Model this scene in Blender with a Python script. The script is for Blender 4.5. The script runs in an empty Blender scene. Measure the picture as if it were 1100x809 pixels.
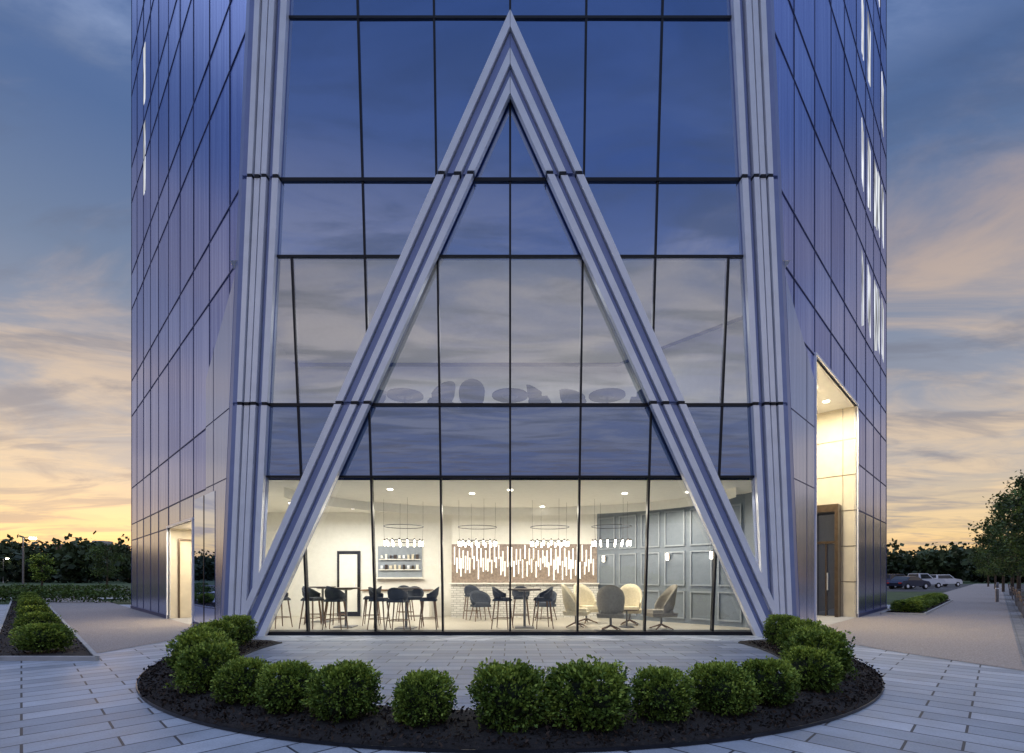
import bpy, math, random, bmesh
import numpy as np
from mathutils import Matrix, Vector
random.seed(7); rng=np.random.default_rng(7)
scene=bpy.context.scene
H=1.35; F=525.0; D0=11.41; W0=6.65; SL=0.1015; C=D0-W0; ZT=34.0
def lin(r,g,b):
    f=lambda c:(c/255/12.92 if c/255<=0.04045 else ((c/255+0.055)/1.055)**2.4)
    return (f(r),f(g),f(b))
# ---------------------------------------------------------------- materials
def newmat(name):
    m=bpy.data.materials.new(name); m.use_nodes=True
    nt=m.node_tree; nt.nodes.clear()
    out=nt.nodes.new('ShaderNodeOutputMaterial')
    return m,nt,out
def N(nt,t,**k):
    n=nt.nodes.new(t)
    for a,b in k.items(): setattr(n,a,b)
    return n
def L(nt,a,b): nt.links.new(a,b)
def pmat(name,col,rough=0.6,metal=0.0,noise=0.15,scale=8.0,bump=0.0,bscale=60,emit=None,estr=0,spec=0.5):
    m,nt,out=newmat(name)
    p=N(nt,'ShaderNodeBsdfPrincipled'); L(nt,p.outputs[0],out.inputs[0])
    p.inputs['Roughness'].default_value=rough; p.inputs['Metallic'].default_value=metal
    p.inputs['Specular IOR Level'].default_value=spec
    tc=N(nt,'ShaderNodeTexCoord')
    nz=N(nt,'ShaderNodeTexNoise'); nz.inputs['Scale'].default_value=scale; nz.inputs['Detail'].default_value=4
    L(nt,tc.outputs['Object'],nz.inputs['Vector'])
    mr=N(nt,'ShaderNodeMapRange'); mr.inputs['To Min'].default_value=1-noise; mr.inputs['To Max'].default_value=1+noise
    mr.inputs['From Min'].default_value=.3; mr.inputs['From Max'].default_value=.7
    L(nt,nz.outputs['Fac'],mr.inputs['Value'])
    mx=N(nt,'ShaderNodeVectorMath',operation='SCALE'); mx.inputs[0].default_value=col[:3]
    L(nt,mr.outputs[0],mx.inputs['Scale']); L(nt,mx.outputs[0],p.inputs['Base Color'])
    if bump>0:
        nb=N(nt,'ShaderNodeTexNoise'); nb.inputs['Scale'].default_value=bscale; nb.inputs['Detail'].default_value=3
        L(nt,tc.outputs['Object'],nb.inputs['Vector'])
        b=N(nt,'ShaderNodeBump'); b.inputs['Strength'].default_value=bump; b.inputs['Distance'].default_value=0.01
        L(nt,nb.outputs['Fac'],b.inputs['Height']); L(nt,b.outputs[0],p.inputs['Normal'])
    if emit:
        p.inputs['Emission Color'].default_value=(*emit[:3],1); p.inputs['Emission Strength'].default_value=estr
    return m
def glassmat(name,fac,tint,body=None,rough=0.0,trans=(0.8,0.88,0.95,1)):
    m,nt,out=newmat(name)
    gl=N(nt,'ShaderNodeBsdfGlossy'); gl.inputs['Roughness'].default_value=rough; gl.inputs['Color'].default_value=tint
    if body is None:
        bd=N(nt,'ShaderNodeBsdfTransparent'); bd.inputs['Color'].default_value=trans
    else:
        bd=N(nt,'ShaderNodeBsdfDiffuse'); bd.inputs['Color'].default_value=body
    fr=N(nt,'ShaderNodeFresnel'); fr.inputs['IOR'].default_value=1.5
    ad=N(nt,'ShaderNodeMath',operation='ADD'); ad.use_clamp=True; ad.inputs[1].default_value=fac
    L(nt,fr.outputs[0],ad.inputs[0])
    mx=N(nt,'ShaderNodeMixShader'); L(nt,ad.outputs[0],mx.inputs[0]); L(nt,bd.outputs[0],mx.inputs[1]); L(nt,gl.outputs[0],mx.inputs[2])
    L(nt,mx.outputs[0],out.inputs[0])
    tc=N(nt,'ShaderNodeTexCoord'); nz=N(nt,'ShaderNodeTexNoise'); nz.inputs['Scale'].default_value=0.5; nz.inputs['Detail'].default_value=0
    L(nt,tc.outputs['Object'],nz.inputs['Vector']); b=N(nt,'ShaderNodeBump'); b.inputs['Strength'].default_value=0.2; b.inputs['Distance'].default_value=0.03
    L(nt,nz.outputs['Fac'],b.inputs['Height']); L(nt,b.outputs[0],gl.inputs['Normal'])
    return m
def leafmat(name,dark,light,rough=0.55,mid=None):
    m,nt,out=newmat(name)
    p=N(nt,'ShaderNodeBsdfPrincipled'); p.inputs['Roughness'].default_value=rough
    p.inputs['Specular IOR Level'].default_value=0.2
    a=N(nt,'ShaderNodeAttribute'); a.attribute_name='tone'
    cr=N(nt,'ShaderNodeValToRGB'); cr.color_ramp.elements[0].color=(*dark,1); cr.color_ramp.elements[1].color=(*light,1)
    if mid: e=cr.color_ramp.elements.new(.5); e.color=(*mid,1)
    L(nt,a.outputs['Fac'],cr.inputs[0]); L(nt,cr.outputs[0],p.inputs['Base Color']); L(nt,p.outputs[0],out.inputs[0])
    return m
def pavermat(name,rot,bw,rh,c1,c2,mort,offset=(0,0,0),ms_=.010):
    m,nt,out=newmat(name)
    p=N(nt,'ShaderNodeBsdfPrincipled'); L(nt,p.outputs[0],out.inputs[0])
    tc=N(nt,'ShaderNodeTexCoord'); mp=N(nt,'ShaderNodeMapping'); mp.inputs['Rotation'].default_value=(0,0,rot); mp.inputs['Location'].default_value=offset
    L(nt,tc.outputs['Object'],mp.inputs[0])
    br=N(nt,'ShaderNodeTexBrick'); br.offset=0.37; br.inputs['Scale'].default_value=1; br.inputs['Brick Width'].default_value=bw
    br.inputs['Row Height'].default_value=rh; br.inputs['Mortar Size'].default_value=ms_; br.inputs['Mortar Smooth'].default_value=0.1
    br.inputs['Color1'].default_value=(*c1,1); br.inputs['Color2'].default_value=(*c2,1); br.inputs['Mortar'].default_value=(*mort,1)
    L(nt,mp.outputs[0],br.inputs['Vector'])
    nz=N(nt,'ShaderNodeTexNoise'); nz.inputs['Scale'].default_value=1.3; nz.inputs['Detail'].default_value=6; nz.inputs['Roughness'].default_value=.65
    L(nt,tc.outputs['Object'],nz.inputs['Vector'])
    n2=N(nt,'ShaderNodeTexNoise'); n2.inputs['Scale'].default_value=60; n2.inputs['Detail'].default_value=3
    L(nt,tc.outputs['Object'],n2.inputs['Vector'])
    ma=N(nt,'ShaderNodeMath',operation='MULTIPLY_ADD'); ma.inputs[1].default_value=1.1; ma.inputs[2].default_value=0.15; L(nt,nz.outputs['Fac'],ma.inputs[0])
    mb=N(nt,'ShaderNodeMath',operation='MULTIPLY_ADD'); mb.inputs[1].default_value=0.6; L(nt,n2.outputs['Fac'],mb.inputs[0]); L(nt,ma.outputs[0],mb.inputs[2])
    sc=N(nt,'ShaderNodeVectorMath',operation='SCALE'); L(nt,br.outputs['Color'],sc.inputs[0]); L(nt,mb.outputs[0],sc.inputs['Scale'])
    L(nt,sc.outputs[0],p.inputs['Base Color'])
    mr=N(nt,'ShaderNodeMapRange'); mr.inputs['To Min'].default_value=.35; mr.inputs['To Max'].default_value=.75; L(nt,nz.outputs['Fac'],mr.inputs[0]); L(nt,mr.outputs[0],p.inputs['Roughness'])
    ms=N(nt,'ShaderNodeMath',operation='MULTIPLY_ADD'); ms.inputs[1].default_value=-1.0
    L(nt,br.outputs['Fac'],ms.inputs[0])
    m3=N(nt,'ShaderNodeMath',operation='MULTIPLY'); m3.inputs[1].default_value=.3; L(nt,n2.outputs['Fac'],m3.inputs[0]); L(nt,m3.outputs[0],ms.inputs[2])
    b=N(nt,'ShaderNodeBump'); b.inputs['Strength'].default_value=0.6; b.inputs['Distance'].default_value=0.007
    L(nt,ms.outputs[0],b.inputs['Height']); L(nt,b.outputs[0],p.inputs['Normal'])
    return m
def panelmat(name,dark,light,rough=0.22,metal=0.9,amp=1.6):
    m,nt,out=newmat(name)
    p=N(nt,'ShaderNodeBsdfPrincipled'); L(nt,p.outputs[0],out.inputs[0])
    a=N(nt,'ShaderNodeAttribute'); a.attribute_name='tone'
    tc=N(nt,'ShaderNodeTexCoord'); mp=N(nt,'ShaderNodeMapping'); mp.inputs['Scale'].default_value=(4.5,4.5,0.10)
    L(nt,tc.outputs['Object'],mp.inputs[0]); nz=N(nt,'ShaderNodeTexNoise'); nz.inputs['Scale'].default_value=2; nz.inputs['Detail'].default_value=4
    L(nt,mp.outputs[0],nz.inputs['Vector'])
    s=N(nt,'ShaderNodeMath',operation='MULTIPLY_ADD'); s.inputs[1].default_value=amp; s.inputs[2].default_value=-amp/2; L(nt,nz.outputs['Fac'],s.inputs[0])  # vertical streaks in the base colour imitate streaky reflections
    s2=N(nt,'ShaderNodeMath',operation='ADD'); s2.use_clamp=True; L(nt,s.outputs[0],s2.inputs[0]); L(nt,a.outputs['Fac'],s2.inputs[1])
    cr=N(nt,'ShaderNodeValToRGB'); cr.color_ramp.elements[0].color=(*dark,1); cr.color_ramp.elements[1].color=(*light,1)
    L(nt,s2.outputs[0],cr.inputs[0]); L(nt,cr.outputs[0],p.inputs['Base Color'])
    p.inputs['Metallic'].default_value=metal; p.inputs['Roughness'].default_value=rough
    return m
M={}
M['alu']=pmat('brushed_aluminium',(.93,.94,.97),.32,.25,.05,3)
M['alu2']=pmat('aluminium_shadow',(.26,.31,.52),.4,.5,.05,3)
M['black']=pmat('black_anodised',(.012,.013,.018),.35,.3,.1)
M['g0']=glassmat('lobby_glass',.03,(.75,.86,1,1),trans=(.96,.98,.99,1))
M['g1']=glassmat('upper_glass',.44,(.78,.87,1,1),trans=(.78,.86,.95,1))
M['gs']=glassmat('spandrel_glass',.32,(.60,.74,1.0,1),body=(.06,.09,.17,1))
M['gu']=glassmat('tower_glass',.62,(.56,.71,1.0,1),body=(.022,.045,.14,1))
M['side']=panelmat('blue_metal_glass',(.14,.20,.60),(.50,.58,.98),.24,.88,1.7)
M['sidelow']=panelmat('grey_blue_panel',(.28,.35,.60),(.54,.62,.88),.22,.85,1.0)
M['darkglass']=glassmat('dark_glass',.10,(.6,.7,1,1),body=(.02,.025,.04,1))
M['seam']=pmat('panel_seam',(.035,.05,.14),.5,.2)
M['white']=pmat('white_plaster',(.82,.80,.74),.8,0,.03)
M['cream']=pmat('cream_stone',(.68,.61,.47),.45,0,.08,3)
M['floor']=pmat('terrazzo_floor',(.46,.42,.35),.3,0,.12,30)
M['navy']=pmat('panelled_blue_paint',(.17,.20,.24),.45,0,.06)
M['navy2']=pmat('moulding_blue_paint',(.28,.31,.35),.4,0,.06)
M['brown']=pmat('walnut',(.16,.09,.05),.45,0,.3,6)
M['taupe']=pmat('taupe_panel',(.27,.21,.17),.6,0,.3,14)
M['bronze']=pmat('bronze_metal',(.12,.09,.07),.3,.8,.15)
M['rod']=pmat('ivory_rod',(.85,.83,.77),.3,0,.05,emit=(1,.93,.82),estr=1.3)  # rods are no lamps; glow put into the material to brighten them
def emat(name,col,st):
    m,nt,out=newmat(name); e=N(nt,'ShaderNodeEmission'); e.inputs[0].default_value=(*col,1); e.inputs[1].default_value=st
    L(nt,e.outputs[0],out.inputs[0]); return m
M['bulb']=emat('bulb_glow',(1,.90,.72),18)
M['dots']=pmat('recessed_light',(.9,.9,.9),.5,emit=(1,.93,.8),estr=6)
M['fabric_cream']=pmat('cream_fabric',(.62,.55,.40),.85,0,.1,20)
M['fabric_grey']=pmat('grey_fabric',(.24,.22,.19),.85,0,.1,20)
M['fabric_navy']=pmat('navy_fabric',(.03,.038,.055),.8,0,.1,20)
M['tabletop']=pmat('table_top',(.06,.042,.03),.3,0,.2)
M['mulch']=pmat('bark_mulch',(.016,.012,.010),.9,0,.5,25,1.0,90)
M['chip']=leafmat('mulch_chips',(.01,.008,.007),(.075,.05,.035),.9)
M['paveL']=pavermat('stone_pavers_left',math.radians(-45),.92,.31,(.27,.30,.34),(.44,.465,.50),(.04,.043,.05))
M['paveR']=pavermat('stone_pavers_right',math.radians(45),.92,.31,(.27,.30,.34),(.44,.465,.50),(.04,.043,.05),(.2,.1,0))
M['paveC']=pavermat('stone_pavers_terrace',0,.62,.31,(.13,.155,.21),(.23,.26,.32),(.035,.038,.045),(.1,.05,0))
M['paveG']=pavermat('grey_band_pavers',math.radians(45),.3,.15,(.16,.16,.17),(.24,.24,.24),(.06,.06,.06))
M['agg']=pmat('exposed_aggregate',(.31,.265,.235),.75,0,.40,45,.6,120)
M['conc']=pmat('concrete',(.40,.39,.37),.8,0,.12,4,.2)
M['asph']=pmat('asphalt',(.055,.055,.058),.85,0,.2,20)
M['paint']=pmat('road_paint',(.75,.75,.72),.6,0,.1)
M['grass']=pmat('lawn',(.045,.075,.022),.9,0,.45,.6,.6,30)
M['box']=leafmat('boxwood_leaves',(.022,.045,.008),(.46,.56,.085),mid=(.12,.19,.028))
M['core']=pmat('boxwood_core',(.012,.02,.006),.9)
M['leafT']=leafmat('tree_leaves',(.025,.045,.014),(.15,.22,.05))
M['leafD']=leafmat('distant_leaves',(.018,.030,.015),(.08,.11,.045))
M['bark']=pmat('bark',(.09,.065,.045),.9,0,.3,12,.6,40)
M['brick']=pmat('red_brick',(.28,.13,.09),.85,0,.2)
M['tire']=pmat('tyre_rubber',(.02,.02,.02),.8)
M['carw']=pmat('white_car_paint',(.7,.7,.72),.25,0,.02)
M['carb']=pmat('dark_blue_car_paint',(.03,.04,.08),.2,.3,.02)
M['carg']=pmat('silver_car_paint',(.4,.41,.43),.25,.5,.02)
M['carglass']=pmat('car_window',(.02,.025,.03),.08,0,.0)
M['red']=pmat('tail_lamp',(.5,.02,.02),.3)
M['lamp']=emat('street_lamp_glow',(1,.9,.7),40)
M['steel']=pmat('grey_steel',(.2,.2,.21),.4,.7)
M['wood']=pmat('bench_wood',(.2,.13,.08),.6,0,.3)
m,nt,out=newmat('reflection_glow_strip')  # emission stands in for blurred white reflections on the side walls
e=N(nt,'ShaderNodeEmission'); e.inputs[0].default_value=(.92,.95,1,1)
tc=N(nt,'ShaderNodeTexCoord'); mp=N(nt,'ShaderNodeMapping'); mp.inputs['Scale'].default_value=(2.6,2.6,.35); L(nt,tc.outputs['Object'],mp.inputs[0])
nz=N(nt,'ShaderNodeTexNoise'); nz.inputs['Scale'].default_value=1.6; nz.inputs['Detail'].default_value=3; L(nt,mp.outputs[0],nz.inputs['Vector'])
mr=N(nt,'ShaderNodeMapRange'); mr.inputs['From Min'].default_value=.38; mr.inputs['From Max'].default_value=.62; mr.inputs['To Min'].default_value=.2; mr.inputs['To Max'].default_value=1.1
L(nt,nz.outputs['Fac'],mr.inputs[0]); L(nt,mr.outputs[0],e.inputs[1]); L(nt,e.outputs[0],out.inputs[0]); M['refl_glow']=m
m,nt,out=newmat('white_brick'); p=N(nt,'ShaderNodeBsdfPrincipled'); L(nt,p.outputs[0],out.inputs[0])
tc=N(nt,'ShaderNodeTexCoord'); mp=N(nt,'ShaderNodeMapping'); mp.inputs['Rotation'].default_value=(math.radians(90),0,0); L(nt,tc.outputs['Object'],mp.inputs[0])
br=N(nt,'ShaderNodeTexBrick'); br.inputs['Scale'].default_value=1; br.inputs['Brick Width'].default_value=.22; br.inputs['Row Height'].default_value=.075; br.inputs['Mortar Size'].default_value=.008
br.inputs['Color1'].default_value=(.75,.73,.68,1); br.inputs['Color2'].default_value=(.58,.56,.52,1); br.inputs['Mortar'].default_value=(.3,.29,.27,1)
L(nt,mp.outputs[0],br.inputs[0]); L(nt,br.outputs[0],p.inputs[0]); M['wbrick']=m

# ---------------------------------------------------------------- mesh builder
class MB:
    def __init__(s): s.v=[]; s.f=[]; s.m=[]; s.mats=[]; s.sm=[]; s.r=[]
    def mi(s,k):
        if k not in s.mats: s.mats.append(k)
        return s.mats.index(k)
    def add(s,vs,fs,k,smooth=False,r=None):
        o=len(s.v)
        for v in vs: s.v.append(tuple(v))
        i=s.mi(k)
        for f in fs: s.f.append([o+a for a in f]); s.m.append(i); s.sm.append(smooth); s.r.append(random.random() if r is None else r)
    def box(s,c,d,k,rz=0,taper=1.0,rx=0):
        R=Matrix.Translation(c)@Matrix.Rotation(rz,4,'Z')@Matrix.Rotation(rx,4,'X')
        x,y,z=[a/2 for a in d]; vs=[]
        for zz,t in((-z,1),(z,taper)):
            for a,b in((-x,-y),(x,-y),(x,y),(-x,y)): vs.append(tuple(R@Vector((a*t,b*t,zz))))
        s.add(vs,[(0,3,2,1),(4,5,6,7),(0,1,5,4),(1,2,6,5),(2,3,7,6),(3,0,4,7)],k)
    def cyl(s,p0,p1,r0,r1,k,n=10,cap=True):
        p0=Vector(p0);p1=Vector(p1);d=(p1-p0).normalized()
        a=d.orthogonal().normalized(); b=d.cross(a); vs=[]
        for p,r in((p0,r0),(p1,r1)):
            for i in range(n):
                t=2*math.pi*i/n; vs.append(tuple(p+a*r*math.cos(t)+b*r*math.sin(t)))
        s.add(vs,[(i,(i+1)%n,n+(i+1)%n,n+i) for i in range(n)],k,True)
        if cap: s.add(vs,[tuple(range(n))[::-1],tuple(range(n,2*n))],k)
    def ring(s,c,R,r,k,n=32,mm=6):
        vs=[];fs=[]
        for i in range(n):
            t=2*math.pi*i/n
            for j in range(mm):
                q=2*math.pi*j/mm; rr=R+r*math.cos(q)
                vs.append((c[0]+rr*math.cos(t),c[1]+rr*math.sin(t),c[2]+r*math.sin(q)))
        for i in range(n):
            for j in range(mm):
                fs.append((i*mm+j,((i+1)%n)*mm+j,((i+1)%n)*mm+(j+1)%mm,i*mm+(j+1)%mm))
        s.add(vs,fs,k,True)
    def shell(s,r,z0,zlo,zhi,a,t,k,lean=0.15,n=14,pw=1.5):
        vs=[];fs=[];nz=5
        for i in range(n+1):
            q=-a+2*a*i/n; top=zlo+(zhi-zlo)*max(0,math.cos(q/a*math.pi/2))**pw
            for j in range(nz+1):
                z=z0+(top-z0)*j/nz; rr=r*(0.82+0.18*min(1,j/2))+lean*(z-z0)
                for o in(0,t): vs.append(((rr-o)*math.sin(q),(rr-o)*math.cos(q),z))
        st=(nz+1)*2
        for i in range(n):
            for j in range(nz):
                a0=i*st+j*2; fs+=[(a0,a0+2,a0+st+2,a0+st),(a0+1,a0+st+1,a0+st+3,a0+3)]
            a0=i*st+nz*2; fs.append((a0,a0+1,a0+st+1,a0+st)); a0=i*st; fs.append((a0,a0+st,a0+st+1,a0+1))
        for i in(0,n):
            for j in range(nz):
                a0=i*st+j*2; fs.append((a0,a0+1,a0+3,a0+2))
        s.add(vs,fs,k,True)
    def make(s,name,parent=None,loc=(0,0,0),rz=0):
        me=bpy.data.meshes.new(name); me.from_pydata(s.v,[],s.f)
        for k in s.mats: me.materials.append(M[k])
        me.polygons.foreach_set('material_index',s.m); me.polygons.foreach_set('use_smooth',s.sm)
        at=me.attributes.new('tone','FLOAT','FACE'); at.data.foreach_set('value',s.r)
        me.update(); return place(me,name,loc,rz,parent)
def place(me,name,loc=(0,0,0),rz=0,parent=None,sc=(1,1,1)):
    o=bpy.data.objects.new(name,me); scene.collection.objects.link(o); o.location=loc; o.rotation_euler=(0,0,rz); o.scale=sc
    if parent: o.parent=parent
    return o
def empty(name,loc=(0,0,0)):
    o=bpy.data.objects.new(name,None); scene.collection.objects.link(o); o.location=loc; return o
def quadmesh(name,V,mat,tone):
    n=len(V); me=bpy.data.meshes.new(name)
    me.vertices.add(n*4); me.vertices.foreach_set('co',V.reshape(-1).astype(np.float32))
    me.loops.add(n*4); me.loops.foreach_set('vertex_index',np.arange(n*4,dtype=np.int32))
    me.polygons.add(n); me.polygons.foreach_set('loop_start',np.arange(0,n*4,4,dtype=np.int32))
    me.materials.append(mat); me.update(calc_edges=True)
    at=me.attributes.new('tone','FLOAT','FACE'); at.data.foreach_set('value',tone.astype(np.float32)); return me
def leaves(P,size,aspect=.5,outdir=None,k=0.6):
    n=len(P); d=rng.normal(size=(n,3)); d/=np.linalg.norm(d,axis=1)[:,None]
    if outdir is not None: d=d*(1-k)+outdir*k; d/=np.linalg.norm(d,axis=1)[:,None]
    e=rng.normal(size=(n,3)); s=np.cross(d,e); s/=np.linalg.norm(s,axis=1)[:,None]
    L_=(size*(0.6+.8*rng.random(n)))[:,None]; w=L_*aspect
    return np.stack([P,P+d*L_*.5+s*w*.5,P+d*L_,P+d*L_*.5-s*w*.5],1)
def clip(poly,a,b,c):
    out=[]; n=len(poly)
    for i in range(n):
        p=poly[i];q=poly[(i+1)%n]; fp=a*p[0]+b*p[1]-c; fq=a*q[0]+b*q[1]-c
        if fp<=0: out.append(p)
        if (fp<0 and fq>0) or (fp>0 and fq<0):
            t=fp/(fp-fq); out.append((p[0]+t*(q[0]-p[0]),p[1]+t*(q[1]-p[1])))
    return out
# ---------------------------------------------------------------- office building
B=empty('office_building',(0,D0,0))
def child(mb,name):
    o=mb.make(name); o.parent=B; o.matrix_parent_inverse=Matrix.Translation((0,-D0,0)); return o
nl=math.hypot(1,SL)
def Fp(u,z,p=0): return (u,D0-SL*z-p/nl,z-p*SL/nl)
def prism(mb,poly,p0,p1,k):
    n=len(poly)
    if n<3: return
    vs=[Fp(u,z,p0) for u,z in poly]+[Fp(u,z,p1) for u,z in poly]
    mb.add(vs,[tuple(range(n)),tuple(range(n,2*n))]+[(i,(i+1)%n,n+(i+1)%n,n+i) for i in range(n)],k)
Zf=[0,3.62,5.18,8.28,9.80,12.9,14.42,17.52,19.04,22.14,23.66,26.76,28.28,31.38,ZT]
WC=5.87
groups={}
ug=[-6.4,-4.72,-3.14,-1.57,0,1.57,3.14,4.72,6.4]
for i in range(len(Zf)-1):
    z0,z1=Zf[i],Zf[i+1]
    lines=ug if z1<=8.3 else [-6.4,-3.14,-1.57,0,1.57,3.14,6.4]
    k='g0' if i==0 else 'g1' if i==2 else 'gs' if i==1 else 'gu'
    nm={'g0':'lobby_glazing','g1':'second_floor_glazing','gs':'spandrel_glazing','gu':'upper_glazing'}[k]
    mb=groups.setdefault(nm,MB())
    for a,b in zip(lines[:-1],lines[1:]):
        poly=[(a,z0),(b,z0),(b,z1),(a,z1)]
        poly=clip(poly,1,SL,WC+.04); poly=clip(poly,-1,SL,WC+.04)
        if len(poly)<3: continue
        uc=(a+b)/2; zc=(z0+z1)/2; ta=random.uniform(-.003,.003); tb=random.uniform(-.003,.003)
        vs=[Fp(u,z,ta*(u-uc)+tb*(z-zc)) for u,z in poly]
        mb.add(vs,[tuple(range(len(vs)))],k)
for nm,mb in groups.items(): child(mb,nm)
mb=MB()
for u in [0,1.57,-1.57,3.14,-3.14,4.72,-4.72]:
    zt=8.28 if abs(u)>4 else min(ZT,(WC-abs(u))/SL)
    prism(mb,[(u-.022,.0),(u+.022,.0),(u+.022,zt),(u-.022,zt)],-.1,.03,'black')
for z in Zf[1:-1]:
    w=WC-SL*z; h=.024 if z not in(5.18,9.8) else .034
    prism(mb,[(-w,z-h),(w,z-h),(w,z+h),(-w,z+h)],-.05,.034 if h<.03 else .05,'black')
prism(mb,[(-WC,0),(WC,0),(WC,.09),(-WC,.09)],-.15,.06,'black')
child(mb,'curtain_wall_mullions')
mb=MB(); br=[0,5.18,9.8,14.42,19.04,23.66,28.28,ZT]
segs=[(a+(.035 if a>0 else 0),b-.035) for a,b in zip(br[:-1],br[1:])]
def stripL(poly,p0,p1,k):
    prism(mb,poly,p0,p1,k); prism(mb,[(-u,z) for u,z in poly][::-1],p0,p1,k)
e=lambda z,o:-(W0-SL*z)+o
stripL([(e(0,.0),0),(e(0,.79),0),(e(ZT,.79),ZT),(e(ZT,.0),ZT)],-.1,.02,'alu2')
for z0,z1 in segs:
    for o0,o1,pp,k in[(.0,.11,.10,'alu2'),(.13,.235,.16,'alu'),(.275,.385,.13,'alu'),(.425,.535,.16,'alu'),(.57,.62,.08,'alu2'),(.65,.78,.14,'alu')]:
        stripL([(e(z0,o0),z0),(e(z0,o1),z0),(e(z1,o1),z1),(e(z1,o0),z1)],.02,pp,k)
ks=.498; za=12.85
def leg(z0,z1,o0,o1,p0,p1,k):
    poly=[(-ks*(za-z0)+o0,z0),(-ks*(za-z0)+o1,z0),(-ks*(za-z1)+o1,z1),(-ks*(za-z1)+o0,z1)]
    poly=clip(poly,1,0,-.004)
    if len(poly)>2: stripL(poly,p0,p1,k)
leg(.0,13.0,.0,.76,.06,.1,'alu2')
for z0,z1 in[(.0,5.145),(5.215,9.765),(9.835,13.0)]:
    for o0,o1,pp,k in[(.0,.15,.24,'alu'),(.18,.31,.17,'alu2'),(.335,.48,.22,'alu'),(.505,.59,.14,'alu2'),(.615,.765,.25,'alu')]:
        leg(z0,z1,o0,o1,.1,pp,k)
child(mb,'aluminium_a_frame')
mb=MB()
for z in(5.18,9.8,14.42,19.04):
    for sg in(-1,1):
        for o in(.18,.33,.48,.72):
            u=sg*(W0-SL*z-o); prism(mb,[(u-.05,z-.03),(u+.05,z-.03),(u+.05,z+.03),(u-.05,z+.03)],.02,.15,'black')
        if z<12:
            for o in(.08,.42,.69):
                u=sg*(ks*(za-z)-o); prism(mb,[(u-.07,z-.03),(u+.07,z-.03),(u+.07,z+.03),(u-.07,z+.03)],.1,.23,'black')
child(mb,'joint_brackets')
r2=math.sqrt(.5)
def Wp(sd,s,z,m=0): return (sd*(s+r2*m),C+s-r2*m,z)
def wprism(mb,sd,poly,m0,m1,k,r=None):
    n=len(poly)
    if n<3: return
    vs=[Wp(sd,s,z,m0) for s,z in poly]+[Wp(sd,s,z,m1) for s,z in poly]
    mb.add(vs,[tuple(range(n)),tuple(range(n,2*n))]+[(i,(i+1)%n,n+(i+1)%n,n+i) for i in range(n)],k,False,r)
SM={-1:16.35,1:15.9}
openings={-1:(8.75,11.05,2.93),1:(7.87,11.57,7.07)}
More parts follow.
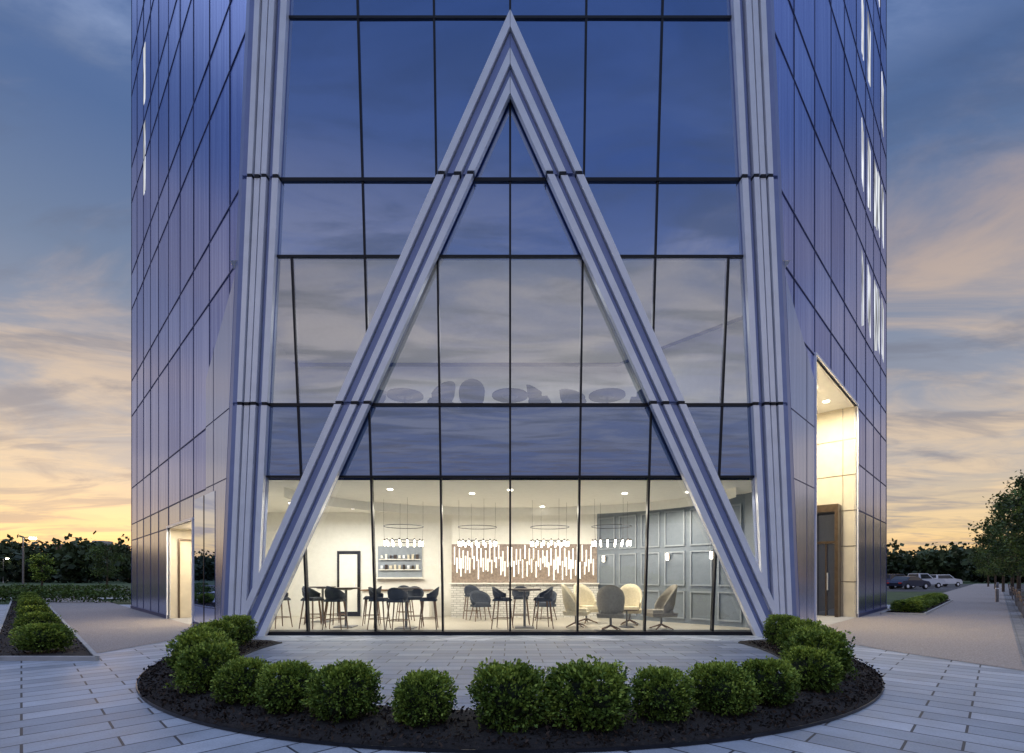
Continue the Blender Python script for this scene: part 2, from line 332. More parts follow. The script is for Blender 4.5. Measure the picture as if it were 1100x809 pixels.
for sd in(-1,1):
    if sd<0: sl=[3,4.1,5.2,6.4,7.6,8.75,9.9,11.05,12.2,13.25,14.3,15.35,SM[sd]]; zl=[0,2.93]+Zf[1:]
    else: sl=[3.2,4.3,5.4,6.6,7.87,9.1,10.3,11.57,12.7,13.8,14.9,SM[sd]]; zl=Zf[:3]+[7.07]+Zf[3:]
    oa,ob,oz=openings[sd]; pan=MB(); seam=MB(); low=MB(); lit=MB()
    for i in range(len(sl)-1):
        a,b=sl[i],sl[i+1]
        for j in range(len(zl)-1):
            z0,z1=zl[j],zl[j+1]
            if a>=oa-.01 and b<=ob+.01 and z1<=oz+.01: continue
            poly=clip([(a,z0),(b,z0),(b,z1),(a,z1)],-1,-SL,-W0)
            if len(poly)<3: continue
            spand=any(abs(z1-q)<.01 for q in Zf[2::2])
            r=random.uniform(0.1,.55)+(.12 if spand else 0)
            tgt,k=(low,'sidelow') if z1<=3.63 else (pan,'side')
            ta=random.uniform(-.006,.006); sc=(a+b)/2
            vs=[Wp(sd,s,z,ta*(s-sc)) for s,z in poly]
            tgt.add(vs,[tuple(range(len(poly)))],k,False,r)
    for s in sl:
        for j in range(len(zl)-1):
            z0,z1=zl[j],zl[j+1]
            if oa+.01<s<ob-.01 and z1<=oz+.01: continue
            z0c=max(z0,(W0-s)/SL)
            if z0c>=z1: continue
            wprism(seam,sd,[(s-.008,z0c),(s+.008,z0c),(s+.008,z1),(s-.008,z1)],.0,.012,'seam')
    for z in zl[1:]:
        s0=W0-SL*z+.02
        parts=[(s0,SM[sd])]
        if z<oz-.01: parts=[(s0,oa),(ob,SM[sd])]
        for a,b in parts: wprism(seam,sd,[(a,z-.014),(b,z-.014),(b,z+.014),(a,z+.014)],.0,.016,'seam')
    e=lambda z,o:W0-SL*z+o
    wprism(low,sd,[(e(0,0),0),(e(0,.16),0),(e(ZT,.16),ZT),(e(ZT,0),ZT)],.0,.05,'alu2',.5)
    wprism(low,sd,[(e(0,.22),.05),(7.75,.05),(7.75,6.4),(e(8.0,.22),8.0)],.0,.035,'sidelow',.5)
    wprism(low,sd,[(7.25,.05),(7.265,.05),(7.265,6.9),(7.25,7.0)],.035,.04,'seam')
    for z in(3.62,5.18): wprism(low,sd,[(e(z,.24),z-.01),(7.74,z-.01),(7.74,z+.01),(e(z,.24),z+.01)],.035,.042,'seam')
    for a,b in((W0+.05,oa),(ob,SM[sd])): wprism(seam,sd,[(a,0),(b,0),(b,.12),(a,.12)],.0,.04,'seam')
    dep=.9 if sd<0 else 1.6
    rec=MB()
    q=lambda pts,k:rec.add([Wp(sd,*p) for p in pts],[tuple(range(len(pts)))],k)
    q([(oa,0,0),(oa,oz,0),(oa,oz,-dep),(oa,0,-dep)],'cream'); q([(ob,0,0),(ob,oz,0),(ob,oz,-dep),(ob,0,-dep)],'cream')
    q([(oa,0,-dep),(ob,0,-dep),(ob,oz,-dep),(oa,oz,-dep)],'cream'); q([(oa,oz,0),(ob,oz,0),(ob,oz,-dep),(oa,oz,-dep)],'white')
    q([(oa,.012,0),(ob,.012,0),(ob,.012,-dep),(oa,.012,-dep)],'conc')
    wprism(rec,sd,[(oa-.06,0),(oa,0),(oa,oz+.06),(oa-.06,oz+.06)],-.05,.05,'alu'); wprism(rec,sd,[(ob,0),(ob+.06,0),(ob+.06,oz+.06),(ob,oz+.06)],-.05,.05,'alu')
    wprism(rec,sd,[(oa,oz),(ob,oz),(ob,oz+.06),(oa,oz+.06)],-.05,.055,'alu')
    def jb(m0,m1,z0,z1,k,th=.03):
        pts=[Wp(sd,ob-.004,z0,-m0),Wp(sd,ob-.004,z0,-m1),Wp(sd,ob-.004,z1,-m1),Wp(sd,ob-.004,z1,-m0)]
        pts2=[Wp(sd,ob-.004-th,z0,-m0),Wp(sd,ob-.004-th,z0,-m1),Wp(sd,ob-.004-th,z1,-m1),Wp(sd,ob-.004-th,z1,-m0)]
        rec.add(pts+pts2,[(4,5,6,7),(0,1,5,4),(1,2,6,5),(2,3,7,6),(3,0,4,7)],k)
    if sd>0:
        for z in(1.2,2.4,3.6,4.8,6.0): jb(0,dep,z-.008,z+.008,'bronze',.006)
        jb(.374,.386,0,oz,'bronze',.007)
        jb(.42,.52,0,3.8,'bronze',.35); jb(1.18,1.28,0,3.8,'bronze',.35); jb(.52,1.18,3.55,3.8,'bronze',.35)
        jb(.52,1.18,.02,3.55,'darkglass',.02); jb(.52,1.18,2.5,2.58,'bronze',.1); jb(.83,.87,.02,2.5,'bronze',.08)
        jb(.79,.81,.9,1.5,'alu',.12)
        for s in(8.5,9.6,10.7):
            c=Wp(sd,s,oz-.01,-.6); rec.cyl(c,(c[0],c[1],c[2]-.02),.09,.09,'dots',12)
    else:
        jb(.25,.3,0,2.6,'bronze',.05); jb(.3,.8,2.55,2.6,'bronze',.05)
        c=Wp(sd,9.9,oz-.01,-.45); rec.cyl(c,(c[0],c[1],c[2]-.02),.09,.09,'dots',12)
        wprism(low,sd,[(7.15,.15),(8.55,.15),(8.55,3.45),(7.15,3.45)],.03,.045,'darkglass')
        wprism(low,sd,[(7.84,.15),(7.86,.15),(7.86,3.45),(7.84,3.45)],.045,.055,'black')
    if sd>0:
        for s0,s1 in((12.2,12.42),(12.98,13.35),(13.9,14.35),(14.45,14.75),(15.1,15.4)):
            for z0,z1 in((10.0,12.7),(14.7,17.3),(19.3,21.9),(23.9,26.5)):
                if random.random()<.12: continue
                wprism(lit,sd,[(s0,z0+random.random()*.8),(s1,z0+.2),(s1,z1-random.random()*.5),(s0,z1)],.0,.009,'refl_glow')  # wall reflection put in as a glowing strip, no window behind it
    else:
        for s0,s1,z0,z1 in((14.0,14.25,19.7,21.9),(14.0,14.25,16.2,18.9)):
            wprism(lit,sd,[(s0,z0),(s1,z0),(s1,z1),(s0,z1)],.0,.009,'refl_glow')
    child(pan,'side_wall_panels'); child(seam,'side_wall_seams'); child(low,'ground_storey_panels'); child(rec,'entrance_recess'); child(lit,'reflection_glow_strips')
mb=MB()
yL=C+SM[-1]; yR=C+SM[1]
mb.add([(-SM[-1],yL,0),(-3,yL+14,0),(-3,yL+14,ZT),(-SM[-1],yL,ZT)],[(0,1,2,3)],'side')
mb.add([(SM[1],yR,0),(3,yR+14,0),(3,yR+14,ZT),(SM[1],yR,ZT)],[(0,1,2,3)],'side')
mb.add([(-3,yL+14,0),(3,yR+14,0),(3,yR+14,ZT),(-3,yL+14,ZT)],[(0,1,2,3)],'side')
wt=W0-SL*ZT
mb.add([(-wt,C+wt,ZT),(wt,C+wt,ZT),(SM[1],yR,ZT),(3,yR+14,ZT),(-3,yL+14,ZT),(-SM[-1],yL,ZT)],[(0,1,2,3,4,5)],'conc')
child(mb,'rear_walls_and_roof')
# interior shell
CE=3.55
mb=MB()
P0=[(-6.25,11.09),(6.25,11.09),(6.5,12.7),(3.2,16.9),(-10.5,16.9),(-7.3,13.5),(-6.5,12)]
mb.add([(x,y,CE) for x,y in P0],[tuple(range(7))],'white')
mb.add([(x,y,.02) for x,y in [(-6.55,11.42),(6.55,11.42),(6.6,12.7),(3.2,16.9),(-10.5,16.9),(-7.3,13.5)]],[tuple(range(6))],'floor')
def wall(a,b,z0,z1,k): mb.add([(*a,z0),(*b,z0),(*b,z1),(*a,z1)],[(0,1,2,3)],k)
wall((-6.5,11.6),(-7.25,13.54),0,CE,'white'); wall((-7.25,13.54),(-10.4,16.7),0,CE,'white'); wall((-10.4,16.7),(-1.95,16.7),0,CE,'white')
wall((-1.95,16.7),(-1.95,16.3),0,CE,'white'); wall((-1.95,16.3),(2.9,16.3),2.45,CE,'white')
wall((-1.95,16.3),(2.9,16.3),1.12,2.45,'taupe')
mb.box((.475,16.2,.56),(4.85,.2,1.12),'wbrick'); mb.box((.475,16.17,1.14),(4.9,.3,.04),'white')
wall((2.9,16.3),(6.2,12.9),0,CE,'navy'); wall((6.2,12.9),(6.45,11.7),0,CE,'navy')
for i in range(36):
    t0=math.pi*i/36; t1=math.pi*(i+1)/36
    a=(5.5*math.cos(t0),11.9+3.6*math.sin(t0)); b=(5.5*math.cos(t1),11.9+3.6*math.sin(t1))
    wall(a,b,3.30,CE,'white')
dx,dy=(6.2-2.9),(12.9-16.3); ll=math.hypot(dx,dy); rz=math.atan2(dy,dx)
nx,ny=dy/ll,-dx/ll
def onwall(t,z,o=.02): return (2.9+dx*t/ll+nx*o,16.3+dy*t/ll+ny*o,z)
ncol=6
for i in range(ncol):
    t0=ll*i/ncol+.08; t1=ll*(i+1)/ncol-.08
    for z0,z1 in((.15,.95),(1.1,2.1),(2.25,3.3)):
        for (ta,tb,za_,zb) in((t0,t1,z0,z0+.04),(t0,t1,z1-.04,z1),(t0,t0+.04,z0+.04,z1-.04),(t1-.04,t1,z0+.04,z1-.04)):
            mb.box(onwall((ta+tb)/2,(za_+zb)/2),(tb-ta,.045,zb-za_),'navy2',rz)
for row in range(2):
    for i in range(32):
        x=-1.84+4.66*(i+.5*row)/32+random.uniform(-.012,.012); l=random.uniform(.34,.68)
        zt=2.36-row*.38+random.uniform(-.16,.08)
        zt=min(zt,2.42); zb=max(1.2,zt-l); mb.cyl((x,16.22-row*.05,zb),(x,16.22-row*.05,zt),.018,.018,'rod',6)
mb.box((-5.5,16.66,1.12),(.78,.06,2.24),'black'); mb.box((-5.5,16.62,1.15),(.6,.04,1.95),'white')
mb.box((-5.28,16.58,1.05),(.03,.05,.2),'alu')
mb.box((-3.75,16.66,1.85),(1.5,.06,1.1),'navy2'); mb.box((-3.75,16.6,1.32),(1.6,.12,.05),'white')
for z in(1.6,1.95):
    mb.box((-3.75,16.6,z),(1.4,.1,.03),'white')
    for i in range(9): mb.box((-4.35+i*.15,16.58,z+.02+.07),(.06+.04*random.random(),.06,.1+.08*random.random()),random.choice(['white','bronze','cream','alu']))
mb.box((-3.75,16.3,.45),(2.2,.6,.9),'white'); mb.box((-3.75,16.28,.92),(2.3,.66,.04),'brown')
for x,y in[(-5,13),(-3,15.2),(-1,12.8),(1,15.2),(3,12.8),(-5,15.6),(4.6,12.6),(-6.5,14.5),(0,12.3),(-3,12.2)]: mb.cyl((x,y,CE-.01),(x,y,CE-.02),.07,.07,'dots',12)
P1=[(-6.1,10.93),(6.1,10.93),(6.4,12.9),(3.5,16),(-7,16),(-6.7,13)]
mb.add([(x,y,5.2) for x,y in P1],[tuple(range(6))],'floor')
mb.add([(x,y-.3,8.24) for x,y in P1],[tuple(range(6))],'white')
for a,b in zip(P1[1:],P1[2:]+P1[:1]):
    if a!=P1[-1]: wall(a,b,5.2,8.24,'white')
child(mb,'interior_shell')
# ---------------------------------------------------------------- furniture
def bar_stool(k='fabric_navy',kl='brown'):
    m=MB()
    for a,b in((-1,-1),(1,-1),(1,1),(-1,1)):
        m.cyl((a*.24,b*.22,0),(a*.16,b*.15,.72),.013,.02,kl,8)
    for a in(-1,1): m.cyl((-.21,a*.195,.27),(.21,a*.195,.27),.01,.01,kl,6)
    for a in(-1,1): m.cyl((a*.21,-.195,.27),(a*.21,.195,.27),.01,.01,kl,6)
    m.box((0,0,.74),(.42,.42,.05),k,taper=.95); m.box((0,0,.78),(.38,.38,.04),k,taper=.9)
    m.shell(.235,.76,.9,1.08,1.7,.03,k,.12)
    return m
def bucket_chair(k='fabric_navy'):
    m=MB()
    for a,b in((-1,-1),(1,-1),(1,1),(-1,1)): m.cyl((a*.26,b*.26,0),(a*.18,b*.16,.44),.012,.02,'brown',8)
    m.box((0,0,.46),(.52,.5,.07),k,taper=.95); m.box((0,-.02,.52),(.46,.44,.06),k,taper=.9)
    m.shell(.29,.46,.62,.92,1.9,.045,k,.14,pw=1.1); return m
def lounge_chair(k='fabric_cream'):
    m=MB()
    for i in range(4):
        t=math.pi/4+i*math.pi/2; m.cyl((0,0,.13),(.32*math.cos(t),.32*math.sin(t),.015),.025,.014,'brown',8)
    m.cyl((0,0,.1),(0,0,.34),.03,.03,'steel',10)
    m.box((0,-.02,.38),(.62,.6,.1),k,taper=1.08); m.box((0,-.05,.46),(.54,.54,.09),k,taper=.92)
    m.shell(.30,.36,.6,1.14,1.75,.06,k,.12,18,.9)
    return m
def bar_table(w=.75,h=1.05):
    m=MB(); m.cyl((0,0,h-.035),(0,0,h),w/2,w/2,'tabletop',28); m.cyl((0,0,.02),(0,0,h-.035),.035,.035,'steel',12)
    m.box((0,0,.012),(.5,.5,.022),'steel'); m.cyl((0,0,h-.07),(0,0,h-.035),.15,.2,'steel',12); return m
def coffee_table():
    m=MB(); m.cyl((0,0,.45),(0,0,.475),.32,.32,'tabletop',28); m.cyl((0,0,.02),(0,0,.45),.025,.025,'steel',10); m.cyl((0,0,0),(0,0,.02),.2,.19,'steel',20); return m
def chandelier():
    m=MB(); m.ring((0,0,0),.54,.013,'black',36); m.ring((0,0,.42),.56,.010,'black',40)
    for i in range(16):
        t=2*math.pi*i/16; x,y=.54*math.cos(t),.54*math.sin(t)
        m.cyl((x,y,.01),(x,y,.05),.022,.022,'bronze',8); m.cyl((x,y,-.13),(x,y,0),.019,.019,'bulb',8)
    for i in range(4):
        t=2*math.pi*i/4+.4
        m.cyl((.54*math.cos(t),.54*math.sin(t),0),(.56*math.cos(t),.56*math.sin(t),.42),.003,.003,'black',5)
        m.cyl((.56*math.cos(t),.56*math.sin(t),.42),(.56*math.cos(t),.56*math.sin(t),CE-2.38),.003,.003,'black',5)
    return m
def at(fn,name,x,y,rz=0,z=.021,**k): return fn(**k).make(name,None,(x,y,z),rz)
for x,y,r in[(-5.15,12.75,1.2),(-4.95,13.9,2.4),(-3.85,13.6,-1.4),(-4.4,12.3,3.1),(-5.6,13.9,1.9),(-3.35,12.5,1.5),(-2.75,12.0,3.0),(-2.1,12.6,-1.5),(-2.6,13.3,.2),(-6.1,12.9,1.0),(-1.2,15.4,.3),(-3.2,14.9,.4)]:
    at(bar_stool,'bar_stool',x,y,r)
for x,y in[(-4.4,13.1),(-2.7,12.7),(-5.6,14.6)]: at(bar_table,'bar_table',x,y)
at(bar_table,'bar_table',.38,12.9,0,w=.9,h=1.02)
for x,y,r in[(-.2,12.6,1.3),(.85,12.75,-1.4),(.3,13.7,0)]: at(bar_stool,'bar_stool',x,y,r)
for x,y,r in[(-.9,14.9,.4),(1.1,15.0,-.4)]: at(bucket_chair,'tub_chair',x,y,r)
at(lounge_chair,'lounge_armchair',1.75,13.0,1.3); at(lounge_chair,'lounge_armchair',2.5,12.15,2.9,k='fabric_grey')
at(lounge_chair,'lounge_armchair',3.35,13.7,-.3); at(lounge_chair,'lounge_armchair',3.85,12.45,-1.5,k='fabric_grey'); at(lounge_chair,'lounge_armchair',2.2,14.1,.5)
at(coffee_table,'coffee_table',3.1,13.0)
for x,y in((-3.05,14.),(-.95,14.2),(1.15,14.2),(2.9,14.0)): at(chandelier,'chandelier',x,y,z=2.38)
for t in(.35,2.6,3.9):
    m=MB(); m.box((0,0,0),(.09,.05,.16),'bronze'); m.cyl((0,-.06,-.1),(0,-.06,.1),.035,.035,'bulb',10); m.cyl((0,-.06,-.13),(0,-.06,-.1),.04,.04,'bronze',10); m.cyl((0,-.06,.1),(0,-.06,.13),.04,.04,'bronze',10)
    m.make('wall_sconce',None,onwall(t,1.95,.08),rz)
for i,x in enumerate([-3.4,-2.6,-1.7,-.95,0,.75,1.55,2.4,3.2]):
    if i%3==1: at(bar_table,'meeting_table',x,12.1,0,z=5.2,w=.9,h=.66)
    else: at(bucket_chair,'tub_chair',x,12.1,-1.0*i,z=5.2)
# ---------------------------------------------------------------- ground
def sheet(name,pts,z,k):
    m=MB(); m.add([(x,y,z) for x,y in pts],[tuple(range(len(pts)))],k); return m.make(name)
sheet('ground_lawn',[(-2500,-2500),(2500,-2500),(2500,2500),(-2500,2500)],-.03,'grass')
sheet('plaza_paving',[(-45,-16),(0,-16),(0,24),(-45,24)],0,'paveL')
sheet('plaza_paving',[(0,-16),(45,-16),(45,24),(0,24)],0,'paveR')
cc=(0,9.5)
def circ(r,a0,a1,n=96): return [(cc[0]+r*math.sin(a0+(a1-a0)*i/n),cc[1]-r*math.cos(a0+(a1-a0)*i/n)) for i in range(n+1)]
sheet('terrace_paving',circ(5.0,-1.75,1.75),.004,'paveC')
m=MB(); na=120; A=1.42; prof=[(4.68,.004),(4.70,.035),(4.9,.06),(5.25,.075),(5.55,.06),(5.74,.035),(5.76,.004)]
vs=[];fs=[]
for i in range(na+1):
    t=-A-.25+(2*(A+.25))*i/na
    for r,z in prof:
        vs.append((r*math.sin(t),9.5-r*math.cos(t),z+.012*math.sin(i*1.7+r*9)*(z>.01)))
K=len(prof)
for i in range(na):
    for j in range(K-1): fs.append((i*K+j,i*K+j+1,(i+1)*K+j+1,(i+1)*K+j))
m.add(vs,fs,'mulch',True); m.make('mulch_bed')
m=MB()
for i in range(na):
    t0=-A-.25+(2*(A+.25))*i/na; t1=-A-.25+(2*(A+.25))*(i+1)/na
    for r in(4.672,5.768):
        a=(r*math.sin(t0),9.5-r*math.cos(t0)); b=(r*math.sin(t1),9.5-r*math.cos(t1)); r_=r+.008
        c=(r_*math.sin(t1),9.5-r_*math.cos(t1)); d=(r_*math.sin(t0),9.5-r_*math.cos(t0))
        m.add([(*q,.004) for q in(a,b,c,d)]+[(*q,.032) for q in(a,b,c,d)],[(4,5,6,7),(0,1,5,4),(2,3,7,6)],'black')
m.make('bed_edging')
n=16000; t=rng.uniform(-A-.2,A+.2,n); r=rng.uniform(4.70,5.76,n)
P=np.stack([r*np.sin(t),9.5-r*np.cos(t),.05+.03*rng.random(n)],1)
V=leaves(P,.045,.45); V[:,:,2]=np.clip(V[:,:,2],.03,.11); place(quadmesh('mulch_chips',V,M['chip'],rng.random(n)**2),'bark_chips')
def WL(sd,s,off): return (sd*(s+r2*off),C+s-r2*off)
def strip(name,sd,s0,s1,o0,o1,z,k):
    return sheet(name,[WL(sd,s0,o0),WL(sd,s1,o0),WL(sd,s1,o1),WL(sd,s0,o1)],z,k)
sheet('aggregate_walkway',[(-7.15,7.9+3.9),(-7.3,8.3),WL(-1,40,2.4),WL(-1,40,-.0),WL(-1,7.2,.0)],.006,'agg')
sheet('aggregate_walkway',[(6.9,C+6.9),(6.9,9.0),(7.4,6.9),(9.6,8.9),WL(1,95,3.6),WL(1,95,-.0)],.006,'agg')
strip('grey_paver_band',1,5.2,95,3.62,4.6,.008,'paveG')
def bed(sd,s0,s1,o0,o1,sk=0):
    m=MB(); pts=[WL(sd,s0,o0),WL(sd,s1,o0),WL(sd,s1,o1),WL(sd,s0+sk,o1)]
    m.add([(x,y,.05) for x,y in pts],[(0,1,2,3)],'mulch')
    for a,b in((0,1),(1,2),(2,3),(3,0)):
        x0,y0=pts[a];x1,y1=pts[b]; l=math.hypot(x1-x0,y1-y0); m.box(((x0+x1)/2,(y0+y1)/2,.035),(l,.06,.075),'conc',math.atan2(y1-y0,x1-x0))
    m.make('shrub_bed')
    n=int((s1-s0)*200); P=[]
    for i in range(n):
        x,y=WL(sd,random.uniform(s0+sk*.8,s1),random.uniform(o0+.05,o1-.05)); P.append((x,y,.06))
    place(quadmesh('mulch_chips',leaves(np.array(P),.05,.5),M['chip'],rng.random(n)**2),'bark_chips')
bed(-1,4.9,28,2.5,3.75,.9); bed(1,13.2,24,.35,1.5,.4)
sheet('asphalt_road',[(-300,38),(-18,38),(-18,50),(-300,50)],-.012,'asph')
sheet('parking_lot',[(36,46),(300,46),(300,95),(36,95)],-.012,'asph')
m=MB()
for y in(37.9,50.1): m.box((-159,y,.04),(282,.2,.14),'conc')
m.make('road_kerb')
m=MB()
for i in range(30): m.add([(-20-i*6,43.95,-.006),(-23-i*6,43.95,-.006),(-23-i*6,44.08,-.006),(-20-i*6,44.08,-.006)],[(0,1,2,3)],'paint')
for i in range(20): m.add([(44+i*2.8,54,-.006),(44.12+i*2.8,54,-.006),(45.62+i*2.8,59,-.006),(45.5+i*2.8,59,-.006)],[(0,1,2,3)],'paint')
m.make('lane_markings')
sheet('concrete_sidewalk',[(-300,30),(-24,30),(-24,33),(-300,33)],-.008,'conc')
# ---------------------------------------------------------------- shrubs
def shrub_mesh(seed,ns=640,nl=15,ls=.034,lumps=.13,spiky=0.):
    g=np.random.default_rng(seed)
    d=g.normal(size=(ns,3)); d/=np.linalg.norm(d,axis=1)[:,None]; d[:,2]=np.where(d[:,2]<-.75,-d[:,2],d[:,2])
    ph=g.random((6,3))*6.28; w=g.normal(size=(6,3))*2.6
    lump=sum(np.sin(d@w[i]+ph[i,0]) for i in range(6))/6
    p4=(np.abs(d)**3.2).sum(1)**(-1/3.2)
    R=p4*.90*(1+lumps*lump+spiky*np.abs(g.normal(size=ns))*.5+.05*g.normal(size=ns))
    P=[];O=[];rn=[]
    for i in range(ns):
        tt=g.random(nl)**.6*.34+.70
        c=d[i][None]*(R[i]*tt)[:,None]+g.normal(size=(nl,3))*.045
        P.append(c); O.append(np.repeat(d[i][None]*.8+np.array([[0,0,.35]]),nl,0)); rn.append(np.clip((tt-.70)/.34*.50+g.normal(size=nl)*.13+.25*lump[i]+.22*d[i,2]+.08*g.normal()+.06,0,1))  # leaf tone lighter toward sprig tips, lumps and top, plus random
    P=np.concatenate(P);O=np.concatenate(O);rn=np.concatenate(rn)
    s=np.array([.33,.33,.29]); P=P*s; P[:,2]+=.28
    P[:,2]=np.maximum(P[:,2],.02)
    V=leaves(P,ls,.55,O,.55)
    return quadmesh('boxwood_leaves_%d'%seed,V,M['box'],rn)
shr=[shrub_mesh(11),shrub_mesh(12,lumps=.2),shrub_mesh(13,640,15,.038,.12,.3),shrub_mesh(14,lumps=.1)]
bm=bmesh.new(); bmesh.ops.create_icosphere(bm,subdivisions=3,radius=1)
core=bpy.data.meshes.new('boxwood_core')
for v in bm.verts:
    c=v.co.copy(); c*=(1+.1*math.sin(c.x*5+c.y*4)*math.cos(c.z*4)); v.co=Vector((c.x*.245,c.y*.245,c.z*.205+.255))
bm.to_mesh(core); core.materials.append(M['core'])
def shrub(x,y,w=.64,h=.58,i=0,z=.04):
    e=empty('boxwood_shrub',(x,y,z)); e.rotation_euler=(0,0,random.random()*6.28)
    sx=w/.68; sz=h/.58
    place(shr[i%4],'foliage',parent=e,sc=(sx,sx*random.uniform(.93,1.07),sz)); place(core,'opaque_core',parent=e,sc=(sx,sx,sz))  # solid dark core added inside the leaves for opacity, no branches modelled
def solve(px,r=5.2):
    q=(px-548)/F; best=None
    for k in range(0,150):
        t=math.radians(k*.5)*(1 if q>0 else -1); v=r*math.sin(t)/(9.5-r*math.cos(t))
        if best is None or abs(v-q)<best[0]: best=(abs(v-q),t)
    return r*math.sin(best[1]),9.5-r*math.cos(best[1])
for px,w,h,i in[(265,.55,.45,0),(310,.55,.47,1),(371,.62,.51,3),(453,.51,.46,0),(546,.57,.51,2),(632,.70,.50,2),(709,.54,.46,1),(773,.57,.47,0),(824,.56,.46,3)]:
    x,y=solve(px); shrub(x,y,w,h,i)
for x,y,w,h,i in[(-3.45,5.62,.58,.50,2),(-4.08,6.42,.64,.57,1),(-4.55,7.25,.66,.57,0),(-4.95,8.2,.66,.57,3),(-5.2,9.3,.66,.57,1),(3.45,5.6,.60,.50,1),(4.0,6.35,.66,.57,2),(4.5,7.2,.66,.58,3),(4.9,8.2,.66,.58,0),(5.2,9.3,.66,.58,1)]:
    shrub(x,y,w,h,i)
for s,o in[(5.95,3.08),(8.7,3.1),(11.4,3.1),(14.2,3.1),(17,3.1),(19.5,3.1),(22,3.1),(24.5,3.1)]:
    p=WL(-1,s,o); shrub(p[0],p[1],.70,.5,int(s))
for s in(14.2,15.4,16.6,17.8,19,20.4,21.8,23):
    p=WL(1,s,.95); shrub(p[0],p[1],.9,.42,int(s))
def hedge(x0,x1,y0,y1,h,name='clipped_hedge'):
    n=int((x1-x0)*(y1-y0)*260); P=np.stack([rng.uniform(x0,x1,n),rng.uniform(y0,y1,n),h*(1-rng.random(n)**2.2*.95)],1)
    P[:,2]+=.06*np.sin(P[:,0]*2.1)+.05*np.sin(P[:,0]*5.3)
    place(quadmesh(name,leaves(P,.13,.6),M['box'],np.clip(P[:,2]/h*.12+np.abs(rng.normal(size=n))*.15,0,1)),name)  # leaf tone slightly lighter with height, plus random
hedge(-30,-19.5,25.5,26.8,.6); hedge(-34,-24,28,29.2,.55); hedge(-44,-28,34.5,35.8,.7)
# ---------------------------------------------------------------- trees
def tree(name,x,y,h=6.3,cr=1.7,trunk=2.0,nc=60,nl=70,ls=.15,mat='leafT',seed=1):
    g=np.random.default_rng(seed); e=empty(name,(x,y,0)); m=MB()
    top=h*.8; m.cyl((0,0,0),(0.05,.03,trunk),.11,.085,'bark',10); m.cyl((.05,.03,trunk),(-.05,.05,top),.085,.02,'bark',8)
    C_=[]
    for i in range(nc):
        zz=g.random(); z=trunk*.85+(h-trunk*.85)*zz; prof=math.sin(math.pi*min(1,(zz*.86+.1)))**.7
        a=g.random()*6.28; rr=cr*prof*math.sqrt(g.random())*(.75+.5*g.random()); C_.append((rr*math.cos(a),rr*math.sin(a),z))
        if i%4==0: m.cyl((0,0,max(trunk*.8,z-.7)),C_[-1],.03,.008,'bark',5,False)
    C_=np.array(C_); idx=np.repeat(np.arange(nc),nl); rc=(.18+.2*g.random(nc))*cr/1.5
    P=C_[idx]+g.normal(size=(nc*nl,3))*rc[idx][:,None]*np.array([.75,.75,.5])
    V=leaves(P,ls,.6); br_=np.clip(.4+.28*g.normal(size=nc)[idx]+.12*g.normal(size=nc*nl)+.3*(P[:,2]-C_[idx][:,2]),0,1)  # leaf tone lighter toward the top of each clump, plus random
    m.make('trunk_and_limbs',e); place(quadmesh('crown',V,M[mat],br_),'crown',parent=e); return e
for i,(x,y,h,c) in enumerate([(22.0,20.4,5.6,1.3),(25.8,24.4,6.1,1.5),(30.8,29.6,6.0,1.55),(37.4,36.4,6.1,1.6),(45.4,45,6.3,1.7),(55.6,56,6.4,1.8),(67.5,69,6.6,1.9)]):
    tree('street_tree',x,y,h,c,seed=19+i)
tree('young_tree',-57.5,60,4.0,1.4,1.3,40,50,.2,'box',77)
tree('street_tree',-52,63,5.6,2.2,1.8,seed=88)
Ps=[];Rn=[]
g=np.random.default_rng(5)
for k in range(400):
    y=g.uniform(110,200); sdn=-1 if k%2 else 1; x=sdn*y*g.uniform(.6,1.6)
    hh=(g.uniform(7.5,12.8) if sdn<0 else g.uniform(6.5,11))*(y/150)**.5; w=g.uniform(2.4,4.6); nq=300
    dd=g.normal(size=(nq,3)); dd/=np.linalg.norm(dd,axis=1)[:,None]; rr=g.random(nq)**.4
    lob=1+.28*np.sin(dd[:,0]*4+k)*np.cos(dd[:,2]*5+k)+.1*g.normal(size=nq)
    P=dd*(rr*lob)[:,None]*np.array([w,w,hh*.5])+np.array([x,y,hh*.5]); P[:,2]=np.maximum(P[:,2],0)
    Ps.append(P); Rn.append(np.clip(.35+.4*dd[:,2]+.2*g.normal(size=nq)+.15*g.normal(),0,1))  # leaf tone lighter toward the top of each crown, plus random
P=np.concatenate(Ps); place(quadmesh('distant_trees',leaves(P,1.2,.8),M['leafD'],np.concatenate(Rn)),'distant_trees')
def block(x,y,w,d,h):
    m=MB(); m.box((0,0,h/2),(w,d,h),'brick'); m.box((0,0,h+.2),(w+.6,d+.6,.4),'conc')
    for fl in range(int(h//3.4)):
        for i in range(int(w//3)): m.box((-w/2+1.8+i*3,-d/2-.02,1.9+fl*3.4),(1.5,.08,1.5),'darkglass'); m.box((-w/2+1.8+i*3,-d/2-.04,1.1+fl*3.4),(1.7,.12,.1),'conc')
    m.box((w*.2,0,h+1.2),(w*.2,d*.4,2),'conc'); m.make('brick_building',None,(x,y,0),0)
block(-190,222,24,14,15.5)
